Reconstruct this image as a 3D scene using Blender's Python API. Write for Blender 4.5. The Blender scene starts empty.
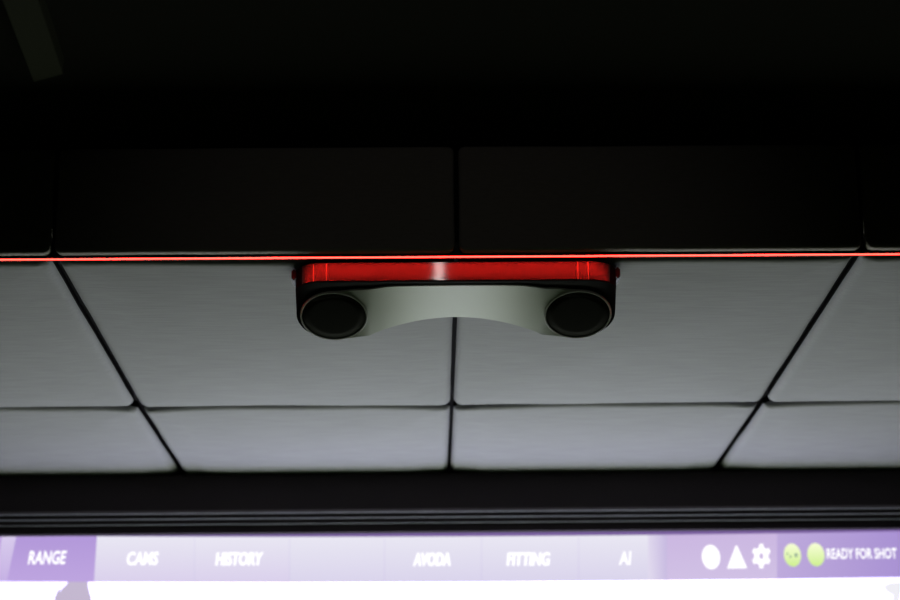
import bpy, bmesh, math, random
from mathutils import Vector, Matrix, noise

random.seed(7)
scene = bpy.context.scene
C = scene.collection

# ------------------------------------------------------------------ camera
F_PX, PITCH, YAW, ROLL = 1918.7, 0.30986, 0.011896, -0.010121
CAM = Vector((-0.0888, 0.0, 1.10))
fwd = Vector((math.sin(YAW) * math.cos(PITCH), math.cos(YAW) * math.cos(PITCH), math.sin(PITCH)))
rt0 = Vector((math.cos(YAW), -math.sin(YAW), 0))
up0 = rt0.cross(fwd)
RT = rt0 * math.cos(ROLL) + up0 * math.sin(ROLL)
UP = up0 * math.cos(ROLL) - rt0 * math.sin(ROLL)
cd = bpy.data.cameras.new('camera')
cam = bpy.data.objects.new('camera', cd)
C.objects.link(cam)
M3 = Matrix((RT, UP, -fwd)).transposed()
cam.matrix_world = Matrix.Translation(CAM) @ M3.to_4x4()
cd.sensor_width = 36.0
cd.lens = F_PX * 36.0 / 900.0
cd.clip_start = 0.05
cd.dof.use_dof = True
cd.dof.focus_distance = 5.9
cd.dof.aperture_fstop = 2.4
scene.camera = cam

# ------------------------------------------------------------------ world, exposure
w = bpy.data.worlds.new('world')
scene.world = w
w.use_nodes = True
bg = w.node_tree.nodes['Background']
bg.inputs[0].default_value = (0.5, 0.5, 0.45, 1)
bg.inputs[1].default_value = 0.0
vs = scene.view_settings
vs.view_transform = 'Standard'
vs.look = 'None'
vs.gamma = 1.0
vs.use_curve_mapping = False
vs.exposure = 0.0

# spotlight added behind the camera for the white streak on the monitor front
ld = bpy.data.lights.new('streak_spot', 'SPOT')
ld.energy = 15.0
ld.color = (1.0, 0.97, 0.92)
ld.shadow_soft_size = 0.03
ld.spot_size = math.radians(24)
ld.spot_blend = 1.0
lamp = bpy.data.objects.new('streak_spot', ld)
lamp.location = (-0.02, -0.6, 2.9)
lamp.rotation_euler = (Vector((-0.05, 5.46, 2.9)) - lamp.location).to_track_quat('-Z', 'Y').to_euler()
C.objects.link(lamp)

PICTURE = 5.4      # brightness of the projected picture
ANISO = 0.95
LED = 20.0          # brightness of the red light strip

H = 2.9703         # underside of the dropped ceiling
ZT = H + 0.335     # upper ceiling
YF = 5.352         # front of the fascia
YV = 8.315         # front of the black valance
YS = 8.72          # projection screen


def pix(px, py, axis, val):
    """point of the place seen at a pixel of the photograph, on the plane axis = val"""
    d = fwd + RT * ((px - 450) / F_PX) + UP * ((300 - py) / F_PX)
    t = (val - CAM[axis]) / d[axis]
    return CAM + d * t


# ------------------------------------------------------------------ materials
def mat(name, col, rough=0.6, metal=0.0, spec=0.5):
    m = bpy.data.materials.new(name)
    m.use_nodes = True
    b = m.node_tree.nodes['Principled BSDF']
    b.inputs['Base Color'].default_value = (*col, 1)
    b.inputs['Roughness'].default_value = rough
    b.inputs['Metallic'].default_value = metal
    b.inputs['Specular IOR Level'].default_value = spec
    return m


def add_noise_bump(m, scale=(40, 40, 40), strength=0.2, dist=0.002, colvar=0.0):
    nt = m.node_tree
    b = nt.nodes['Principled BSDF']
    tc = nt.nodes.new('ShaderNodeTexCoord')
    mp = nt.nodes.new('ShaderNodeMapping')
    mp.inputs['Scale'].default_value = scale
    nz = nt.nodes.new('ShaderNodeTexNoise')
    nz.inputs['Scale'].default_value = 1.0
    nz.inputs['Detail'].default_value = 5.0
    bp = nt.nodes.new('ShaderNodeBump')
    bp.inputs['Strength'].default_value = strength
    bp.inputs['Distance'].default_value = dist
    nt.links.new(tc.outputs['Object'], mp.inputs[0])
    nt.links.new(mp.outputs[0], nz.inputs['Vector'])
    nt.links.new(nz.outputs['Fac'], bp.inputs['Height'])
    nt.links.new(bp.outputs[0], b.inputs['Normal'])
    if colvar:
        base = b.inputs['Base Color'].default_value[:]
        rp = nt.nodes.new('ShaderNodeValToRGB')
        rp.color_ramp.elements[0].position = 0.3
        rp.color_ramp.elements[1].position = 0.7
        rp.color_ramp.elements[0].color = tuple(c * (1 - colvar) for c in base[:3]) + (1,)
        rp.color_ramp.elements[1].color = tuple(c * (1 + colvar) for c in base[:3]) + (1,)
        nt.links.new(nz.outputs['Fac'], rp.inputs[0])
        nt.links.new(rp.outputs[0], b.inputs['Base Color'])
    return m


def emit(name, col, strength=1.0, col2=None, axis=2):
    """light given off by a screen or lamp; col2 makes a gradient over the object's own height"""
    m = bpy.data.materials.new(name)
    m.use_nodes = True
    nt = m.node_tree
    nt.nodes.clear()
    out = nt.nodes.new('ShaderNodeOutputMaterial')
    e = nt.nodes.new('ShaderNodeEmission')
    e.inputs[0].default_value = (*col, 1)
    e.inputs[1].default_value = strength
    nt.links.new(e.outputs[0], out.inputs[0])
    if col2:
        tc = nt.nodes.new('ShaderNodeTexCoord')
        sp = nt.nodes.new('ShaderNodeSeparateXYZ')
        rp = nt.nodes.new('ShaderNodeValToRGB')
        rp.color_ramp.elements[0].color = (*col, 1)
        rp.color_ramp.elements[1].color = (*col2, 1)
        nt.links.new(tc.outputs['Generated'], sp.inputs[0])
        nt.links.new(sp.outputs[axis], rp.inputs[0])
        nt.links.new(rp.outputs[0], e.inputs[0])
    return m


def s2l(*c):
    return tuple((x / 255 / 12.92) if x / 255 <= 0.04045 else ((x / 255 + 0.055) / 1.055) ** 2.4 for x in c)


M_PANEL = add_noise_bump(mat('grey_panel_fabric', (0.34, 0.34, 0.335), 0.95, 0, 0.1), (7, 130, 130), 0.3, 0.002, 0.09)
M_FASCIA = add_noise_bump(mat('dark_fascia_fabric', (0.27, 0.245, 0.22), 0.95, 0, 0.1), (30, 30, 160), 0.25, 0.002, 0.06)
M_BLACK = add_noise_bump(mat('black_velvet', (0.05, 0.042, 0.045), 0.95, 0, 0.1), (60, 60, 60), 0.2, 0.001)
M_DARK = add_noise_bump(mat('dark_paint', (0.014, 0.014, 0.011), 0.95, 0, 0.0), (12, 12, 12), 0.1, 0.002)
M_TURF = add_noise_bump(mat('green_turf', (0.045, 0.075, 0.03), 0.95, 0, 0.1), (90, 90, 90), 0.6, 0.01, 0.25)
M_BEAM = mat('grey_beam_paint', (0.036, 0.038, 0.026), 0.95, 0, 0.0)
M_LIT_TREAD = mat('lit_tread_grey', (0.26, 0.26, 0.29), 0.6, 0.0, 0.3)
M_SHELL = mat('dark_brushed_shell', (0.16, 0.16, 0.165), 0.5, 0.0, 0.3)
_nt = M_SHELL.node_tree
_g = _nt.nodes.new('ShaderNodeBsdfAnisotropic')
_g.inputs['Color'].default_value = (0.42, 0.42, 0.43, 1)
_g.inputs['Roughness'].default_value = 0.18
_g.inputs['Anisotropy'].default_value = ANISO
_tg = _nt.nodes.new('ShaderNodeTangent')
_tg.direction_type = 'RADIAL'
_tg.axis = 'Z'
_nt.links.new(_tg.outputs[0], _g.inputs['Tangent'])
_mx = _nt.nodes.new('ShaderNodeMixShader')
_mx.inputs[0].default_value = 0.75
_nt.links.new(_nt.nodes['Principled BSDF'].outputs[0], _mx.inputs[1])
_nt.links.new(_g.outputs[0], _mx.inputs[2])
_nt.links.new(_mx.outputs[0], _nt.nodes['Material Output'].inputs[0])
M_GLINT = mat('copper_glint', (0.95, 0.62, 0.42), 0.45, 0.3, 0.5)
M_BEZEL = mat('black_bezel', (0.008, 0.007, 0.007), 0.8, 0, 0.03)
M_PLATE = add_noise_bump(mat('satin_grey_plate', (0.38, 0.415, 0.335), 0.45, 0.0, 0.4), (60, 60, 60), 0.03, 0.0005)
M_LENS = mat('black_lens_window', (0.016, 0.016, 0.010), 0.7, 0.0, 0.05)
M_RIM = mat('grey_lens_rim', (0.55, 0.56, 0.5), 0.5, 0.0, 0.4)
M_BRACKET = mat('black_bracket', (0.015, 0.015, 0.015), 0.6)
M_CHANNEL = mat('black_strip_channel', (0.01, 0.01, 0.01), 0.6)
M_LED = emit('red_led_glow', (1.0, 0.0165, 0.0115), LED)


# ------------------------------------------------------------------ helpers
def link(name, bm, m, parent=None, smooth=False):
    me = bpy.data.meshes.new(name)
    bmesh.ops.recalc_face_normals(bm, faces=bm.faces[:])
    bm.to_mesh(me)
    bm.free()
    o = bpy.data.objects.new(name, me)
    C.objects.link(o)
    if m:
        me.materials.append(m)
    if smooth:
        for p in me.polygons:
            p.use_smooth = True
    if parent:
        o.parent = parent
    return o


def tag(o, label, cat, group=None):
    o['label'] = label
    o['category'] = cat
    if group:
        o['group'] = group
    return o


def thing(name, label, cat, loc, group=None):
    o = bpy.data.objects.new(name, None)
    o.empty_display_size = 0.1
    C.objects.link(o)
    o.location = loc
    return tag(o, label, cat, group)


def struct(name, bm, m):
    o = link(name, bm, m)
    o['kind'] = 'structure'
    return o


def box(bm, x0, x1, y0, y1, z0, z1, bevel=0.0):
    vs_ = [bm.verts.new((x, y, z)) for x in (x0, x1) for y in (y0, y1) for z in (z0, z1)]
    fs = []
    for f in ((0, 1, 3, 2), (4, 6, 7, 5), (0, 4, 5, 1), (2, 3, 7, 6), (0, 2, 6, 4), (1, 5, 7, 3)):
        fs.append(bm.faces.new([vs_[i] for i in f]))
    if bevel:
        es = {e for f in fs for e in f.edges}
        bmesh.ops.bevel(bm, geom=list(es), offset=bevel, segments=2, affect='EDGES')
    return bm


def profile_x(bm, prof, x0, x1):
    """extrude a closed (y, z) profile along x"""
    a = [bm.verts.new((x0, y, z)) for y, z in prof]
    b = [bm.verts.new((x1, y, z)) for y, z in prof]
    n = len(prof)
    for i in range(n):
        bm.faces.new((a[i], a[(i + 1) % n], b[(i + 1) % n], b[i]))
    bm.faces.new(a)
    bm.faces.new(b[::-1])


def padded_panel(name, quad, normal, thick, m, seed, edge=0.03, corner=0.07, sag=0.006, pucker=0.0, black_sides=True):
    """upholstered panel: quad = four corners (counter-clockwise), its padded face looks along normal"""
    q = [Vector(c) for c in quad]
    ctr = sum(q, Vector()) / 4
    normal = Vector(normal).normalized()
    bm = bmesh.new()
    NS, NC = 40, 8

    def loop(inset, out):
        # inset the quad, then walk its rounded outline
        pts = []
        n = 4
        lines = []
        for i in range(4):
            a, b = q[i], q[(i + 1) % 4]
            d = (b - a).normalized()
            inn = normal.cross(d)
            if inn.dot(ctr - a) < 0:
                inn = -inn
            lines.append((a + inn * inset, d, inn))
        cs = []
        for i in range(4):
            p0, d0, n0 = lines[i - 1]
            p1, d1, n1 = lines[i]
            t = (p1 - p0).dot(n1) / d0.dot(n1)
            cs.append(p0 + d0 * t)
        r = max(0.002, corner - inset * 0.5)
        for i in range(4):
            c = cs[i]
            dprev = (cs[i - 1] - c).normalized()
            dnext = (cs[(i + 1) % 4] - c).normalized()
            pa, pb = c + dprev * r, c + dnext * r
            for k in range(NC + 1):
                t = k / NC
                pts.append((1 - t) ** 2 * pa + 2 * t * (1 - t) * c + t * t * pb)
            pc = cs[(i + 1) % 4] + (c - cs[(i + 1) % 4]).normalized() * r
            for k in range(1, NS):
                pts.append(pb.lerp(pc, k / NS))
        res = []
        for p in pts:
            wob = noise.noise(p * 3.0 + Vector((seed * 3.1, seed, 0))) * 0.0035
            # gathered cloth near the four corners
            dc = min((p - c).length for c in q)
            pk = math.exp(-dc / 0.07) * noise.noise(p * 38.0 + Vector((seed, 0, 0))) * 0.006
            if pucker:          # cloth pulled back at the two front corners
                da = min((p - q[0]).length, (p - q[1]).length)
                p = p + Vector((0, 1, 0)) * pucker * math.exp(-da / 0.12) * max(0.0, 1 - inset / 0.15)
            fall = 1.0 if inset < 0.08 else max(0.0, 1 - (inset - 0.08) / 0.07)
            res.append(p + normal * (out + (wob + pk) * fall) + (ctr - p).normalized() * (abs(wob) * 0.6 if inset < 0.03 else 0))
        return res

    prof = [(0.002, -thick)]
    for k in range(7):
        a = k / 6 * math.pi / 2
        prof.append((edge * (1 - math.cos(a)), -edge + edge * math.sin(a)))
    # prof goes from the side wall to the padded face
    prof += [(0.035, 0.0006), (0.06, 0.0013), (0.10, 0.0024), (0.15, sag)]
    rings = []
    for ins, out in prof:
        rings.append([bm.verts.new(p) for p in loop(ins, out)])
    for a, b in zip(rings, rings[1:]):
        n = len(a)
        for i in range(n):
            bm.faces.new((a[i], a[(i + 1) % n], b[(i + 1) % n], b[i]))
    bm.faces.new(rings[-1])
    bm.faces.new(rings[0][::-1])
    bm.faces.ensure_lookup_table()
    bm.faces[-1].material_index = 1
    for k in range(2 * len(rings[0]) if black_sides else 0):       # sides painted black to deepen the shade in the seams
        bm.faces[k].material_index = 1
    o = link(name, bm, m, None, True)
    o.data.materials.append(M_BEZEL)
    # origin at the panel's centre
    o.data.transform(Matrix.Translation(-ctr))
    o.location = ctr
    return o


# ------------------------------------------------------------------ the setting
XW = 2.46
YB = -3.0
b = bmesh.new(); box(b, -XW, XW, YB, 9.0, -0.05, 0.0); struct('floor', b, M_TURF)
b = bmesh.new(); box(b, -XW, XW, YB, 9.0, ZT, ZT + 0.06); struct('ceiling', b, M_DARK)
b = bmesh.new(); box(b, -XW - 0.08, -XW, YB, 9.0, -0.05, ZT + 0.06); struct('wall_left', b, M_DARK)
b = bmesh.new(); box(b, XW, XW + 0.08, YB, 9.0, -0.05, ZT + 0.06); struct('wall_right', b, M_DARK)
b = bmesh.new(); box(b, -XW, XW, 9.0, 9.08, -0.05, ZT + 0.06); struct('wall_back', b, M_DARK)
b = bmesh.new(); box(b, -XW, XW, YB - 0.08, YB, -0.05, ZT + 0.06); struct('wall_front', b, M_DARK)
# the dropped soffit that carries the padded panels
b = bmesh.new(); box(b, -XW, XW, YF + 0.075, 9.0, H + 0.047, ZT); struct('trim_1', b, M_BEZEL)

# pale beam on the dark upper ceiling, top left of the view
zb = ZT - 0.05
p = [pix(0, -6, 2, zb), pix(36, -6, 2, zb), pix(63, 74, 2, zb), pix(34, 82, 2, zb)]
p[0] = p[0] + (p[0] - p[3]) * 0.3
p[1] = p[1] + (p[1] - p[2]) * 0.3
b = bmesh.new()
lo = [b.verts.new(v) for v in p]
hi = [b.verts.new((v.x, v.y, ZT)) for v in p]
b.faces.new(lo)
b.faces.new(hi[::-1])
for i in range(4):
    b.faces.new((lo[i], lo[(i + 1) % 4], hi[(i + 1) % 4], hi[i]))
struct('trim_2', b, M_BEAM)

# ------------------------------------------------------------------ padded ceiling panels
G = 0.004
seam_px = {0: [(53, 262.8), (457, 260.8), (859, 257.8)],
           1: [(138, 408.6), (452, 407), (763.5, 404)],
           2: [(181, 474), (449, 472.5), (717, 470)]}
rows = {}
YE = YV + 0.165
for r, pts in seam_px.items():
    P = [pix(x, y, 2, H) for x, y in pts]
    if r == 2:
        P = [a_ + (b_ - a_) * ((YE - a_.y) / (b_.y - a_.y)) for a_, b_ in zip(rows[1][1:4], P)]
    L = P[0] + (P[0] - P[1]) * 0.98
    Rr = P[2] + (P[2] - P[1]) * 0.98
    L.x, Rr.x = -XW + 0.02, XW - 0.02
    rows[r] = [L] + P + [Rr]
names = [
    ['grey padded ceiling panel at far left, front row beside the fascia',
     'grey padded ceiling panel above the left half of the launch monitor',
     'grey padded ceiling panel above the right half of the launch monitor',
     'grey padded ceiling panel at far right, front row beside the fascia'],
    ['grey padded ceiling panel at far left, back row against the black valance',
     'grey padded ceiling panel left of the centre seam, back row against the black valance',
     'grey padded ceiling panel right of the centre seam, back row against the black valance',
     'grey padded ceiling panel at far right, back row against the black valance']]
GX, GY = 0.0105, 0.0075
for r in (0, 1):
    for i in range(4):
        A, B2 = rows[r][i], rows[r][i + 1]
        D, E2 = rows[r + 1][i], rows[r + 1][i + 1]
        dy0 = 0.0
        gl = 0.0062 if i == 2 else GX      # the centre seam is the tightest
        gr = 0.0062 if i == 1 else GX
        quad = [A + Vector((gl, GY, 0)), B2 + Vector((-gr, GY, 0)), E2 + Vector((-gr, -GY, 0)), D + Vector((gl, -GY, 0))]
        o = padded_panel('acoustic_panel', quad, (0, 0, -1), 0.045, M_PANEL, r * 4 + i + 1, corner=0.035, pucker=0.05 * r)
        tag(o, names[r][i], 'panel', 'padded ceiling panels')

# ------------------------------------------------------------------ padded fascia panels
fx = [pix(51.5, 252, 1, YF).x, pix(457, 252, 1, YF).x, pix(865, 247, 1, YF).x]
fx = [-XW + 0.02] + fx + [XW - 0.02]
fl = ['dark padded fascia panel at far left above the red light strip',
      'dark padded fascia panel left of centre above the red light strip',
      'dark padded fascia panel right of centre above the red light strip',
      'dark padded fascia panel at far right above the red light strip']
zlip = H - 0.0005
for i in range(4):
    x0, x1 = fx[i] + 0.006, fx[i + 1] - 0.006
    quad = [(x0, YF, zlip), (x1, YF, zlip), (x1, YF, ZT - 0.004), (x0, YF, ZT - 0.004)]
    o = padded_panel('fascia_panel', quad, (0, -1, 0), 0.04, M_FASCIA, 20 + i, edge=0.012, corner=0.022, black_sides=False)
    tag(o, fl[i], 'panel', 'padded fascia panels')

# ------------------------------------------------------------------ red light strip
c0 = pix(457, 256.8, 2, H - 0.004)
y_led = c0.y
strip = thing('light_strip', 'thin glowing red light strip running along the bottom edge of the dark fascia', 'light strip', (0, y_led, H))
b = bmesh.new()
box(b, -XW + 0.03, XW - 0.03, -0.0075, 0.0085, -0.001, 0.04)
box(b, -XW + 0.03, XW - 0.03, 0.0075, 0.0095, -0.0055, 0.04)
box(b, -XW + 0.03, XW - 0.03, -0.0095, -0.0075, -0.0045, 0.04)
link('channel', b, M_CHANNEL, strip)
b = bmesh.new()
profile_x(b, [(-0.005, -0.001), (-0.005, -0.004), (-0.0025, -0.0056), (0.0025, -0.0056), (0.005, -0.004), (0.005, -0.001)], -XW + 0.03, XW - 0.03)
o = link('diffuser', b, M_LED, strip)
o['label'] = 'glowing red diffuser'

# ------------------------------------------------------------------ launch monitor
yd = pix(457, 261.0, 2, H - 0.006).y
xm = pix(456.3, 275, 1, yd).x
DROP = 0.0605            # height of the front face
TL = math.radians(27.5)  # tilt of the two camera pods
PX = 0.372              # pods left and right of the middle
PY, PD = 0.149, 0.0595   # pod centre behind the front edge, below it
RP = 0.102             # pod radius
HW = 0.486
RC = 0.09              # front corner radius
YR = 0.252
unit = thing('launch_monitor', 'black launch monitor with two round lenses and a glossy red-lit front, under the padded ceiling',
             'launch monitor', (xm, yd, H - 0.0095))
ZB = -DROP + 0.0       # bottom of the front face, relative


def dh(x, y):
    """how far the underside hangs below the front edge"""
    ax = abs(x)
    pod = PD + (y - PY) * math.tan(TL)
    rear = 0.0325 + (0.088 - 0.0325) * (min(ax, 0.272) / 0.264) ** 2
    br = 0.002 + max(0, y - 0.012) / (YR - 0.012) * (rear - 0.002)
    t = (ax - 0.25) / 0.07
    t = max(0.0, min(1.0, t))
    t = t * t * (3 - 2 * t)
    return br * (1 - t) + pod * t


def pod_y(ax, r):
    """front and rear y of the pod circle at |x|, None outside it"""
    dx = ax - PX
    if abs(dx) >= r:
        return None
    h = math.sqrt(r * r - dx * dx) * math.cos(TL)
    return PY - h, PY + h


def outline(x, grow):
    """front and rear y of the face plate at x"""
    ax = abs(x)
    r = RP + grow
    yc0 = 0.027 - grow
    # where the circle runs from tangent
    if ax >= PX:
        pr = pod_y(min(ax, PX + r * 0.9999), r)
        return (pr[0], PY + (pr[1] - PY) * (RP + min(grow, 0.002)) / r) if pr else pr
    top = PY - r * math.cos(TL)
    t = min(1.0, max(0.0, (ax - 0.17) / (PX - 0.17)))
    yf = yc0 + (top - yc0) * (t * t * (3 - 2 * t)) ** 1.1
    rear_pod = PY + r * math.cos(TL)
    t2 = min(1.0, max(0.0, (ax - 0.264) / (PX - 0.264)))
    lo_, hi_ = 0.12, 0.32
    if ax <= 0.264:
        yr = YR
    else:
        s0 = 0.305 * YR + 0.952 * dh(0.264, YR)
        s1 = 0.305 * (PY + RP * math.cos(TL)) + 0.952 * dh(PX, PY + RP * math.cos(TL))
        want = s0 + (s1 - s0) * t2
        for _ in range(30):
            md_ = (lo_ + hi_) / 2
            if 0.305 * md_ + 0.952 * dh(x, md_) < want:
                lo_ = md_
            else:
                hi_ = md_
        yr = lo_
    yr += min(grow, 0.002) * math.cos(TL)
    return yf, yr


def stations(r_end):
    xs = set()
    n = 60
    for i in range(n + 1):
        xs.add(round((i / n * 2 - 1) * PX, 6))
    for i in range(1, 25):
        a = i / 24 * math.pi / 2
        xx = PX + r_end * math.sin(a)
        xs.add(round(xx, 6)); xs.add(round(-xx, 6))
    for v in (0.264, -0.264):
        xs.add(v)
    return sorted(xs)


# -- shell: front wall with rounded corners, underside, rear wall
ge = HW - PX - RP
xs = stations(RP + ge - 0.0002)
b = bmesh.new()
ringv = []
TOP = 0.0
for x in xs:
    ax = abs(x)
    cx = HW - RC
    y0 = 0.0 if ax <= cx else RC - math.sqrt(max(0, RC * RC - (ax - cx) ** 2))
    yf, yr = outline(x, ge)
    yf = max(yf, y0 + 0.004)
    yr = max(yr, yf + 0.002)
    bulge = 0.0
    ps = []
    back = max(yr, 0.19)
    ps.append((y0 + 0.0, TOP))
    for zz in (0.25, 0.5, 0.75):
        ps.append((y0, TOP + (ZB + 0.004 - TOP) * zz))
    ps.append((y0, ZB + 0.004))
    ps.append((y0 + 0.0012, ZB + 0.0012))
    ps.append((y0 + 0.004, ZB))
    zf = ZB - dh(x, yf) + 0.003
    zf = min(zf, ZB - 0.0005)
    ps.append(((y0 + 0.004) * 0.5 + yf * 0.5 + 0.0005, (ZB + zf) / 2))
    ps.append((yf + 0.001, zf))
    for k in range(1, 13):
        t = k / 12
        yy = yf + (yr - yf) * t
        ps.append((yy + 0.001, min(ZB - 0.0005, ZB - dh(x, yy) + 0.003)))
    ps.append((yr + 0.002, ZB - dh(x, yr) + 0.012))
    ps.append((max(yr, y0 + 0.01) + 0.002, TOP))
    ringv.append([b.verts.new((x, py_, pz_)) for py_, pz_ in ps])
for A, B2 in zip(ringv, ringv[1:]):
    for i in range(len(A)):
        j = (i + 1) % len(A)
        b.faces.new((A[i], A[j], B2[j], B2[i]))
b.faces.new(ringv[0])
b.faces.new(ringv[-1][::-1])
bmesh.ops.remove_doubles(b, verts=b.verts[:], dist=0.00005)
shell = link('housing', b, M_SHELL, unit, True)
shell.data.materials.append(M_BEZEL)
for p_ in shell.data.polygons:
    cz = p_.center.z
    if (p_.normal.z < -0.5 and cz < ZB + 0.0005) or cz < ZB + 0.003 or abs(p_.center.x) > HW - 0.024 or p_.center.y > 0.1:
        p_.material_index = 1
shell['label'] = 'dark glossy housing with red glow on its front'

# -- copper beads standing in for light strip reflections near the front's two ends
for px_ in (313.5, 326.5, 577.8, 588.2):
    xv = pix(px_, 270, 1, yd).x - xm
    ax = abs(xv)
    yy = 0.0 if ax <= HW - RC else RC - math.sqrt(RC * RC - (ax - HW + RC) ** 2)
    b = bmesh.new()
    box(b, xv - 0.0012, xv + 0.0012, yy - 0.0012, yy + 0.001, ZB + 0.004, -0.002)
    o = link('glint_line', b, M_GLINT, unit)
    o['label'] = 'thin bright vertical glint, made as a bead, on the red-lit front'

# -- face plate on the underside, arched between the pods
xs = stations(RP - 0.0002)
b = bmesh.new()
ringv = []
for x in xs:
    yf, yr = outline(x, 0.0)
    yr = max(yr, yf + 0.0008)
    ps = []
    n = 16
    for k in range(n + 1):
        yy = yf + (yr - yf) * k / n
        ps.append((yy, ZB - dh(x, yy) - 0.001))
    for k in (n, n // 2, 0):
        yy = yf + (yr - yf) * k / n
        ps.append((yy, ZB - dh(x, yy) + 0.004))
    ringv.append([b.verts.new((x, a, c)) for a, c in ps])
for A, B2 in zip(ringv, ringv[1:]):
    for i in range(len(A)):
        j = (i + 1) % len(A)
        b.faces.new((A[i], A[j], B2[j], B2[i]))
b.faces.new(ringv[0])
b.faces.new(ringv[-1][::-1])
plate = link('face_plate', b, M_PLATE, unit, True)
plate['label'] = 'arched satin grey underside between the lenses'
for o in (shell, plate):
    md = o.modifiers.new('edge', 'EDGE_SPLIT')
    md.split_angle = math.radians(28)

# -- two lenses, each a black window in a thin raised rim
nrm = Vector((0, -math.sin(TL), -math.cos(TL)))
vax = Vector((0, math.cos(TL), -math.sin(TL)))
for s in (-1, 1):
    c = Vector((s * PX, PY, ZB - PD)) + nrm * 0.001
    b = bmesh.new()
    N = 72
    prof = [(RP + 0.001, -0.004), (RP + 0.001, 0.001), (RP - 0.0005, 0.0025), (RP - 0.0035, 0.0025), (RP - 0.0045, 0.001), (RP - 0.0045, -0.002)]
    rg = []
    for k in range(N):
        a = k / N * 2 * math.pi
        dr = Vector((math.cos(a), 0, 0)) + vax * math.sin(a)
        rg.append([b.verts.new(c + dr * r + nrm * h) for r, h in prof])
    for k in range(N):
        A, B2 = rg[k], rg[(k + 1) % N]
        for i in range(len(prof)):
            j = (i + 1) % len(prof)
            b.faces.new((A[i], A[j], B2[j], B2[i]))
    rim = link('lens_rim', b, M_RIM, unit)
    b = bmesh.new()
    prof = [(0.0, 0.0030), (0.04, 0.0026), (0.07, 0.002), (RP - 0.0045, 0.0014), (RP - 0.0045, -0.0018)]
    cv = b.verts.new(c + nrm * prof[0][1])
    rg = []
    for k in range(N):
        a = k / N * 2 * math.pi
        dr = Vector((math.cos(a), 0, 0)) + vax * math.sin(a)
        rg.append([b.verts.new(c + dr * r + nrm * h) for r, h in prof[1:]])
    for k in range(N):
        A, B2 = rg[k], rg[(k + 1) % N]
        b.faces.new((cv, A[0], B2[0]))
        for i in range(len(A) - 1):
            b.faces.new((A[i], A[i + 1], B2[i + 1], B2[i]))
    b.faces.new([r_[-1] for r_ in rg][::-1])
    lens = link('lens', b, M_LENS, unit, True)
    lens['label'] = 'round black lens window'
    # mounting bracket ear at the end of the unit
    b = bmesh.new()
    box(b, s * (HW + 0.004) - 0.007, s * (HW + 0.004) + 0.007, 0.055, 0.12, -0.034, 0.0, 0.004)
    link('mounting_bracket', b, M_BRACKET, unit)

# ------------------------------------------------------------------ black valance and its rail
val = thing('screen_valance', 'black velvet valance hanging across the ceiling above the projection screen', 'valance', (0, YV, H))
zv0 = pix(449, 509.3, 1, YV).z - H
b = bmesh.new()
NX = 60
prof = [(0.0, -0.012), (0.0, -0.03), (0.0, zv0 * 0.5), (0.0, zv0 + 0.006), (0.004, zv0), (0.10, zv0), (0.11, -0.035), (0.195, -0.035), (0.195, 0.046), (0.18, 0.046), (0.18, -0.012)]  # rear upstand added, out of view, to block screen light behind the panels
rg = []
for i in range(NX + 1):
    x = -XW + 0.01 + (2 * XW - 0.02) * i / NX
    k = noise.noise(Vector((x * 1.3, 0, 0))) * 0.003
    rg.append([b.verts.new((x, y + (k if y < 0.05 else 0), z)) for y, z in prof])
for A, B2 in zip(rg, rg[1:]):
    for i in range(len(prof)):
        j = (i + 1) % len(prof)
        b.faces.new((A[i], A[j], B2[j], B2[i]))
b.faces.new(rg[0]); b.faces.new(rg[-1][::-1])
link('fabric', b, M_BLACK, val)
rail = thing('screen_rail', 'black ridged rail with three thin grey lines, between valance and screen', 'rail', (0, YV + 0.012, H))
b = bmesh.new()
prof = [(0.11, zv0 - 0.001), (0.0, zv0 - 0.001)]
y_ = 0.0
for py_ in (511.4, 516.8, 522.4):
    z_ = pix(449, py_, 1, YV + 0.012 + y_ + 0.010).z - H
    prof += [(y_, z_ + 0.002), (y_ + 0.002, z_), (y_ + 0.021, z_)]
    y_ += 0.021
zr1 = pix(449, 530.6, 1, YV + 0.012 + y_).z - H
prof += [(y_, zr1), (0.11, zr1)]
profile_x(b, [(y + 0.012, z) for y, z in prof], -XW + 0.015, XW - 0.015)
o = link('stepped_rail', b, M_BLACK, rail)
o.data.materials.append(M_LIT_TREAD)
for p_ in o.data.polygons:
    if p_.normal.z < -0.5 and p_.center.z > zr1 + 0.004:
        p_.material_index = 1  # screen light painted into the downward treads as a paler grey

# ------------------------------------------------------------------ projection screen and its picture
scr = thing('projection_screen', 'bright projection screen showing a white picture with a lavender menu bar', 'screen', (0, YS, 0))


def sp(px, py, lift=0.0):
    v = pix(px, py, 1, YS)
    return Vector((v.x, -lift, v.z))


def slab(name, pts, m, lift, parent=scr, thick=0.0012):
    b = bmesh.new()
    a = [b.verts.new((q_.x, -lift, q_.z)) for q_ in pts]
    c = [b.verts.new((q_.x, -lift + thick, q_.z)) for q_ in pts]
    b.faces.new(a); b.faces.new(c[::-1])
    n = len(pts)
    for i in range(n):
        b.faces.new((a[i], a[(i + 1) % n], c[(i + 1) % n], c[i]))
    return link(name, b, m, parent)


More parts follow.
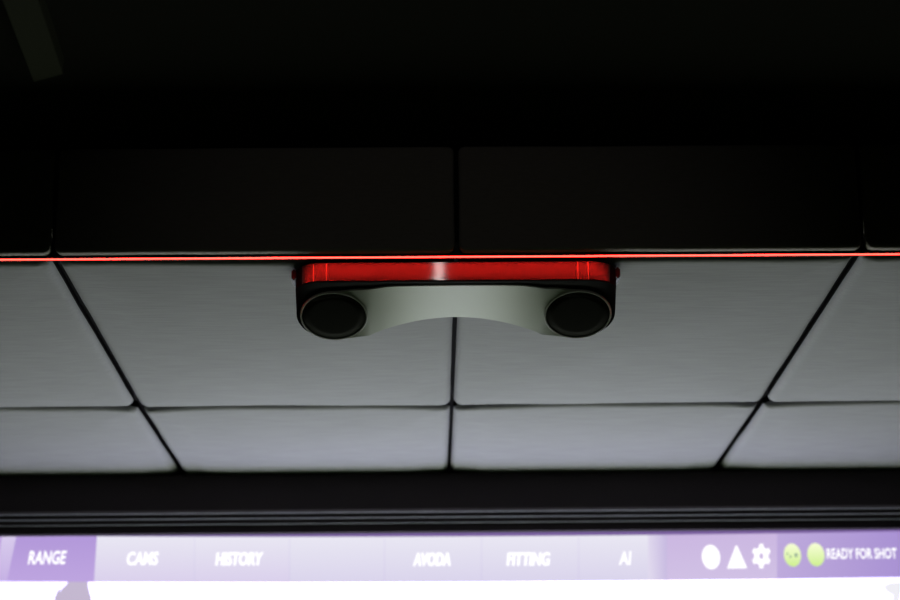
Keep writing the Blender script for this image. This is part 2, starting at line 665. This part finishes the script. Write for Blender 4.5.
xl, xr = -2.35, 2.35
ztop = sp(450, 533).z
b = bmesh.new()
box(b, xl, xr, 0.0, 0.01, 0.25, ztop)
M_PIC = emit('projected_picture', (0.81, 0.885, 0.775), PICTURE, (0.49, 0.465, 0.82))
_nt = M_PIC.node_tree
_rp = [n for n in _nt.nodes if n.type == 'VALTORGB'][0]
_rp.color_ramp.elements[0].position = 0.45
_rp.color_ramp.elements[1].position = 0.85
_sp = [n for n in _nt.nodes if n.type == 'SEPXYZ'][0]
_r2 = _nt.nodes.new('ShaderNodeValToRGB')      # the picture is dimmer towards both sides
for k_, (ps_, v_) in enumerate(((0.0, 0.3), (0.3, 1.0), (0.7, 1.0), (1.0, 0.4))):
    el = _r2.color_ramp.elements[k_] if k_ < 1 else (_r2.color_ramp.elements.new(ps_) if k_ < 3 else _r2.color_ramp.elements[-1])
    el.position = ps_
    el.color = (v_, v_, v_, 1)
_mm = _nt.nodes.new('ShaderNodeMix')
_mm.data_type = 'RGBA'
_mm.blend_type = 'MULTIPLY'
_mm.inputs[0].default_value = 1.0
_nt.links.new(_sp.outputs[0], _r2.inputs[0])
_nt.links.new(_rp.outputs[0], _mm.inputs[6])
_nt.links.new(_r2.outputs[0], _mm.inputs[7])
_nt.links.new(_mm.outputs[2], [n for n in _nt.nodes if n.type == 'EMISSION'][0].inputs[0])
link('screen_panel', b, M_PIC, scr)

slope = -0.0066


def Y(px, y):
    return y - 1.43e-5 * (px - 450) ** 2 - 0.00467 * (px - 450)


def seg(name, x0, x1, x0b, x1b, col, col2, y0=536.4, y1=582.2, lift=0.002, axis=2):
    m = emit('menu_glow', s2l(*col2), 1.0, s2l(*col), axis)
    return slab(name, [sp(x0, Y(x0, y0)), sp(x1, Y(x1, y0)), sp(x1b, Y(x1b, y1)), sp(x0b, Y(x0b, y1))], m, lift)


# projector spill on the screen's black border, painted as a dim glowing strip
o = slab('spill_strip', [sp(x, Y(x, 528)) for x in range(-20, 921, 20)] + [sp(x, Y(x, 536.5)) for x in range(920, -21, -20)],
         emit('spill_glow', s2l(128, 100, 160), 0.95, s2l(112, 98, 176)), 0.003)
lav, lav2 = (233, 231, 243), (217, 210, 235)
seg('menu_tab', -20, 2, -20, -4, (185, 160, 222), (190, 166, 224))
seg('menu_tab', 2, 16.5, -4, 7, (216, 203, 236), (198, 177, 228))
o = seg('menu_tab', 16.5, 97, 7, 94, (178, 152, 217), (190, 165, 224)); o['label'] = 'purple tab reading RANGE'
edges = [97, 194, 289, 384, 481, 578, 648]
for i in range(6):
    x0, x1 = edges[i], edges[i + 1]
    seg('menu_tab', x0, x1, x0 - 3 if i == 0 else x0, x1, lav, (218, 208, 236) if i < 2 else (218, 212, 236))
    if i:
        seg('menu_divider', x0, x0 + 1.2, x0, x0 + 1.2, (226, 222, 240), (212, 204, 233), lift=0.0028)
seg('menu_tab', 648, 667, 648, 667, (198, 184, 224), (226, 219, 239), axis=0)
seg('menu_tab', 667, 777, 667, 777, (203, 183, 225), (209, 193, 229))
seg('menu_tab', 777, 925, 777, 925, (164, 140, 209), (190, 170, 220), axis=0)

M_WHITE = emit('menu_white', (1, 1, 1), 1.15)
M_LIME = emit('menu_lime', s2l(206, 240, 142), 1.0, s2l(248, 255, 214))


def word(txt, cx, cy, wpx, hpx, bold, shear=0.0, ghost=0.0):
    cu = bpy.data.curves.new('menu_text', 'FONT')
    cu.body = txt
    cu.align_x = 'CENTER'
    cu.align_y = 'CENTER'
    cu.size = 1.0
    cu.offset = bold
    cu.resolution_u = 3
    to = bpy.data.objects.new('menu_text_curve', cu)
    C.objects.link(to)
    dg = bpy.context.evaluated_depsgraph_get()
    me = bpy.data.meshes.new_from_object(to.evaluated_get(dg))
    bpy.data.objects.remove(to)
    xs_ = [v.co.x for v in me.vertices]; ys_ = [v.co.y for v in me.vertices]
    x0, x1, y0, y1 = min(xs_), max(xs_), min(ys_), max(ys_)
    b = bmesh.new()
    b.from_mesh(me)
    src = sp(cx - wpx / 2, cy + wpx * 0.0033); dst = sp(cx + wpx / 2, cy - wpx * 0.0033)
    up_ = sp(cx, cy - hpx / 2).z - sp(cx, cy + hpx / 2).z
    mid = (src + dst) / 2
    W_ = dst.x - src.x
    for v in b.verts:
        u = (v.co.x - x0) / (x1 - x0) - 0.5
        t = (v.co.y - y0) / (y1 - y0) - 0.5
        v.co = Vector((mid.x + u * W_ + shear * t * up_, -0.0045, mid.z + u * (dst.z - src.z) + t * up_))
    if ghost:
        g = bmesh.ops.duplicate(b, geom=b.verts[:] + b.edges[:] + b.faces[:])
        for e in g['geom']:
            if isinstance(e, bmesh.types.BMVert):
                e.co.x += ghost
                e.co.y -= 0.0002
    bmesh.ops.solidify(b, geom=b.faces[:], thickness=0.0008)
    o = link('menu_text', b, M_WHITE, scr)
    o['label'] = 'white word ' + txt
    return o


PXM = sp(451, 560).x - sp(450, 560).x
word('RANGE', 47.6, 557.6, 37, 13.5, 0.024, 0.12)
word('CAMS', 142.5, 558.6, 31, 13.5, 0.024, 0.1, 0.4 * PXM)
word('HISTORY', 239, 559.0, 46, 13.5, 0.022, 0.1, 0.9 * PXM)
word('AVODA', 432, 559.5, 37, 13.5, 0.024, 0.1, 0.9 * PXM)
word('FITTING', 528, 559.2, 42, 13.5, 0.022, 0.1, 0.9 * PXM)
word('AI', 625, 558.2, 11.5, 13.5, 0.024, 0.1)
word('READY FOR SHOT', 861.5, 553.6, 70, 10.5, 0.018)


def poly(name, pts, m, lift=0.004, label=None):
    o = slab(name, [sp(x, y) for x, y in pts], m, lift)
    if label:
        o['label'] = label
    return o


def ell(cx, cy, rx, ry, n=40, tilt=0.0):
    r = []
    for k in range(n):
        a = k / n * 2 * math.pi
        x, y = rx * math.cos(a), ry * math.sin(a)
        r.append((cx + x + tilt * y, cy + y))
    return r


poly('round_icon', ell(710.9, 557.2, 9.1, 12.2, tilt=0.06), M_WHITE, label='white round icon')
poly('triangle_icon', [(735.6, 545.6), (737, 545.8), (746.6, 567.2), (746.6, 568.4), (727.3, 568.6), (727.3, 567.6)], M_WHITE, label='white triangle icon')
# gear icon with its hole, built as one ring
b = bmesh.new()
N = 96
outer, inner = [], []
for k in range(N):
    a = k / N * 2 * math.pi
    w_ = 0.5 + 0.5 * math.cos(6 * (a - math.pi / 2))
    w_ = min(1, max(0, (w_ - 0.35) / 0.3))
    r = 0.74 + 0.26 * w_
    outer.append(sp(761.2 + 9.6 * r * math.cos(a), 556.2 - 12.3 * r * math.sin(a)))
    inner.append(sp(761.2 + 2.1 * math.cos(a), 556.2 - 3.1 * math.sin(a)))
A = [[b.verts.new((v.x, -0.004, v.z)) for v in q_] for q_ in (outer, inner)]
D = [[b.verts.new((v.x, -0.003, v.z)) for v in q_] for q_ in (outer, inner)]
for k in range(N):
    j = (k + 1) % N
    b.faces.new((A[0][k], A[0][j], A[1][j], A[1][k]))
    b.faces.new((D[0][k], D[1][k], D[1][j], D[0][j]))
    b.faces.new((A[0][k], D[0][k], D[0][j], A[0][j]))
    b.faces.new((A[1][k], A[1][j], D[1][j], D[1][k]))
o = link('gear_icon', b, M_WHITE, scr); o['label'] = 'white gear icon'
poly('status_dot', ell(792.3, 555.2, 8.5, 11.6, tilt=0.08), M_LIME, label='lime dot with dark flecks')
M_FLECK = emit('menu_fleck', s2l(150, 175, 150), 1.0)
for x, y, r in ((795.9, 555.3, 1.7), (790.3, 556.8, 1.0), (787.3, 553.8, 0.9)):
    poly('fleck', ell(x, y, r, r * 1.25, 16), M_FLECK, 0.005)
poly('status_dot', ell(815.8, 554.8, 8.6, 11.6, tilt=0.08), M_LIME, label='plain lime dot')

# faint treetop in the projected picture, under the RANGE tab
M_TREE = emit('picture_tree', s2l(196, 184, 208), 1.0)
tr = [(70.5, 578), (87.5, 578), (88.5, 588), (91, 597), (93, 608), (90, 625), (60, 625), (53, 604), (56, 598), (59, 594), (62, 588.5), (66, 585)]
poly('picture_tree', tr, M_TREE, 0.0015)
poly('picture_tree', [(57.5, 591), (60.5, 588.5), (59.5, 594), (56.5, 598), (53.5, 601)], M_TREE, 0.002)
M_CLOUD = emit('picture_cloud', s2l(240, 239, 246), 1.0)
poly('picture_cloud', [(884, 586), (890, 583), (912, 582), (912, 590), (900, 593), (897, 612), (892, 612), (893, 595), (886, 591)], M_CLOUD, 0.002)
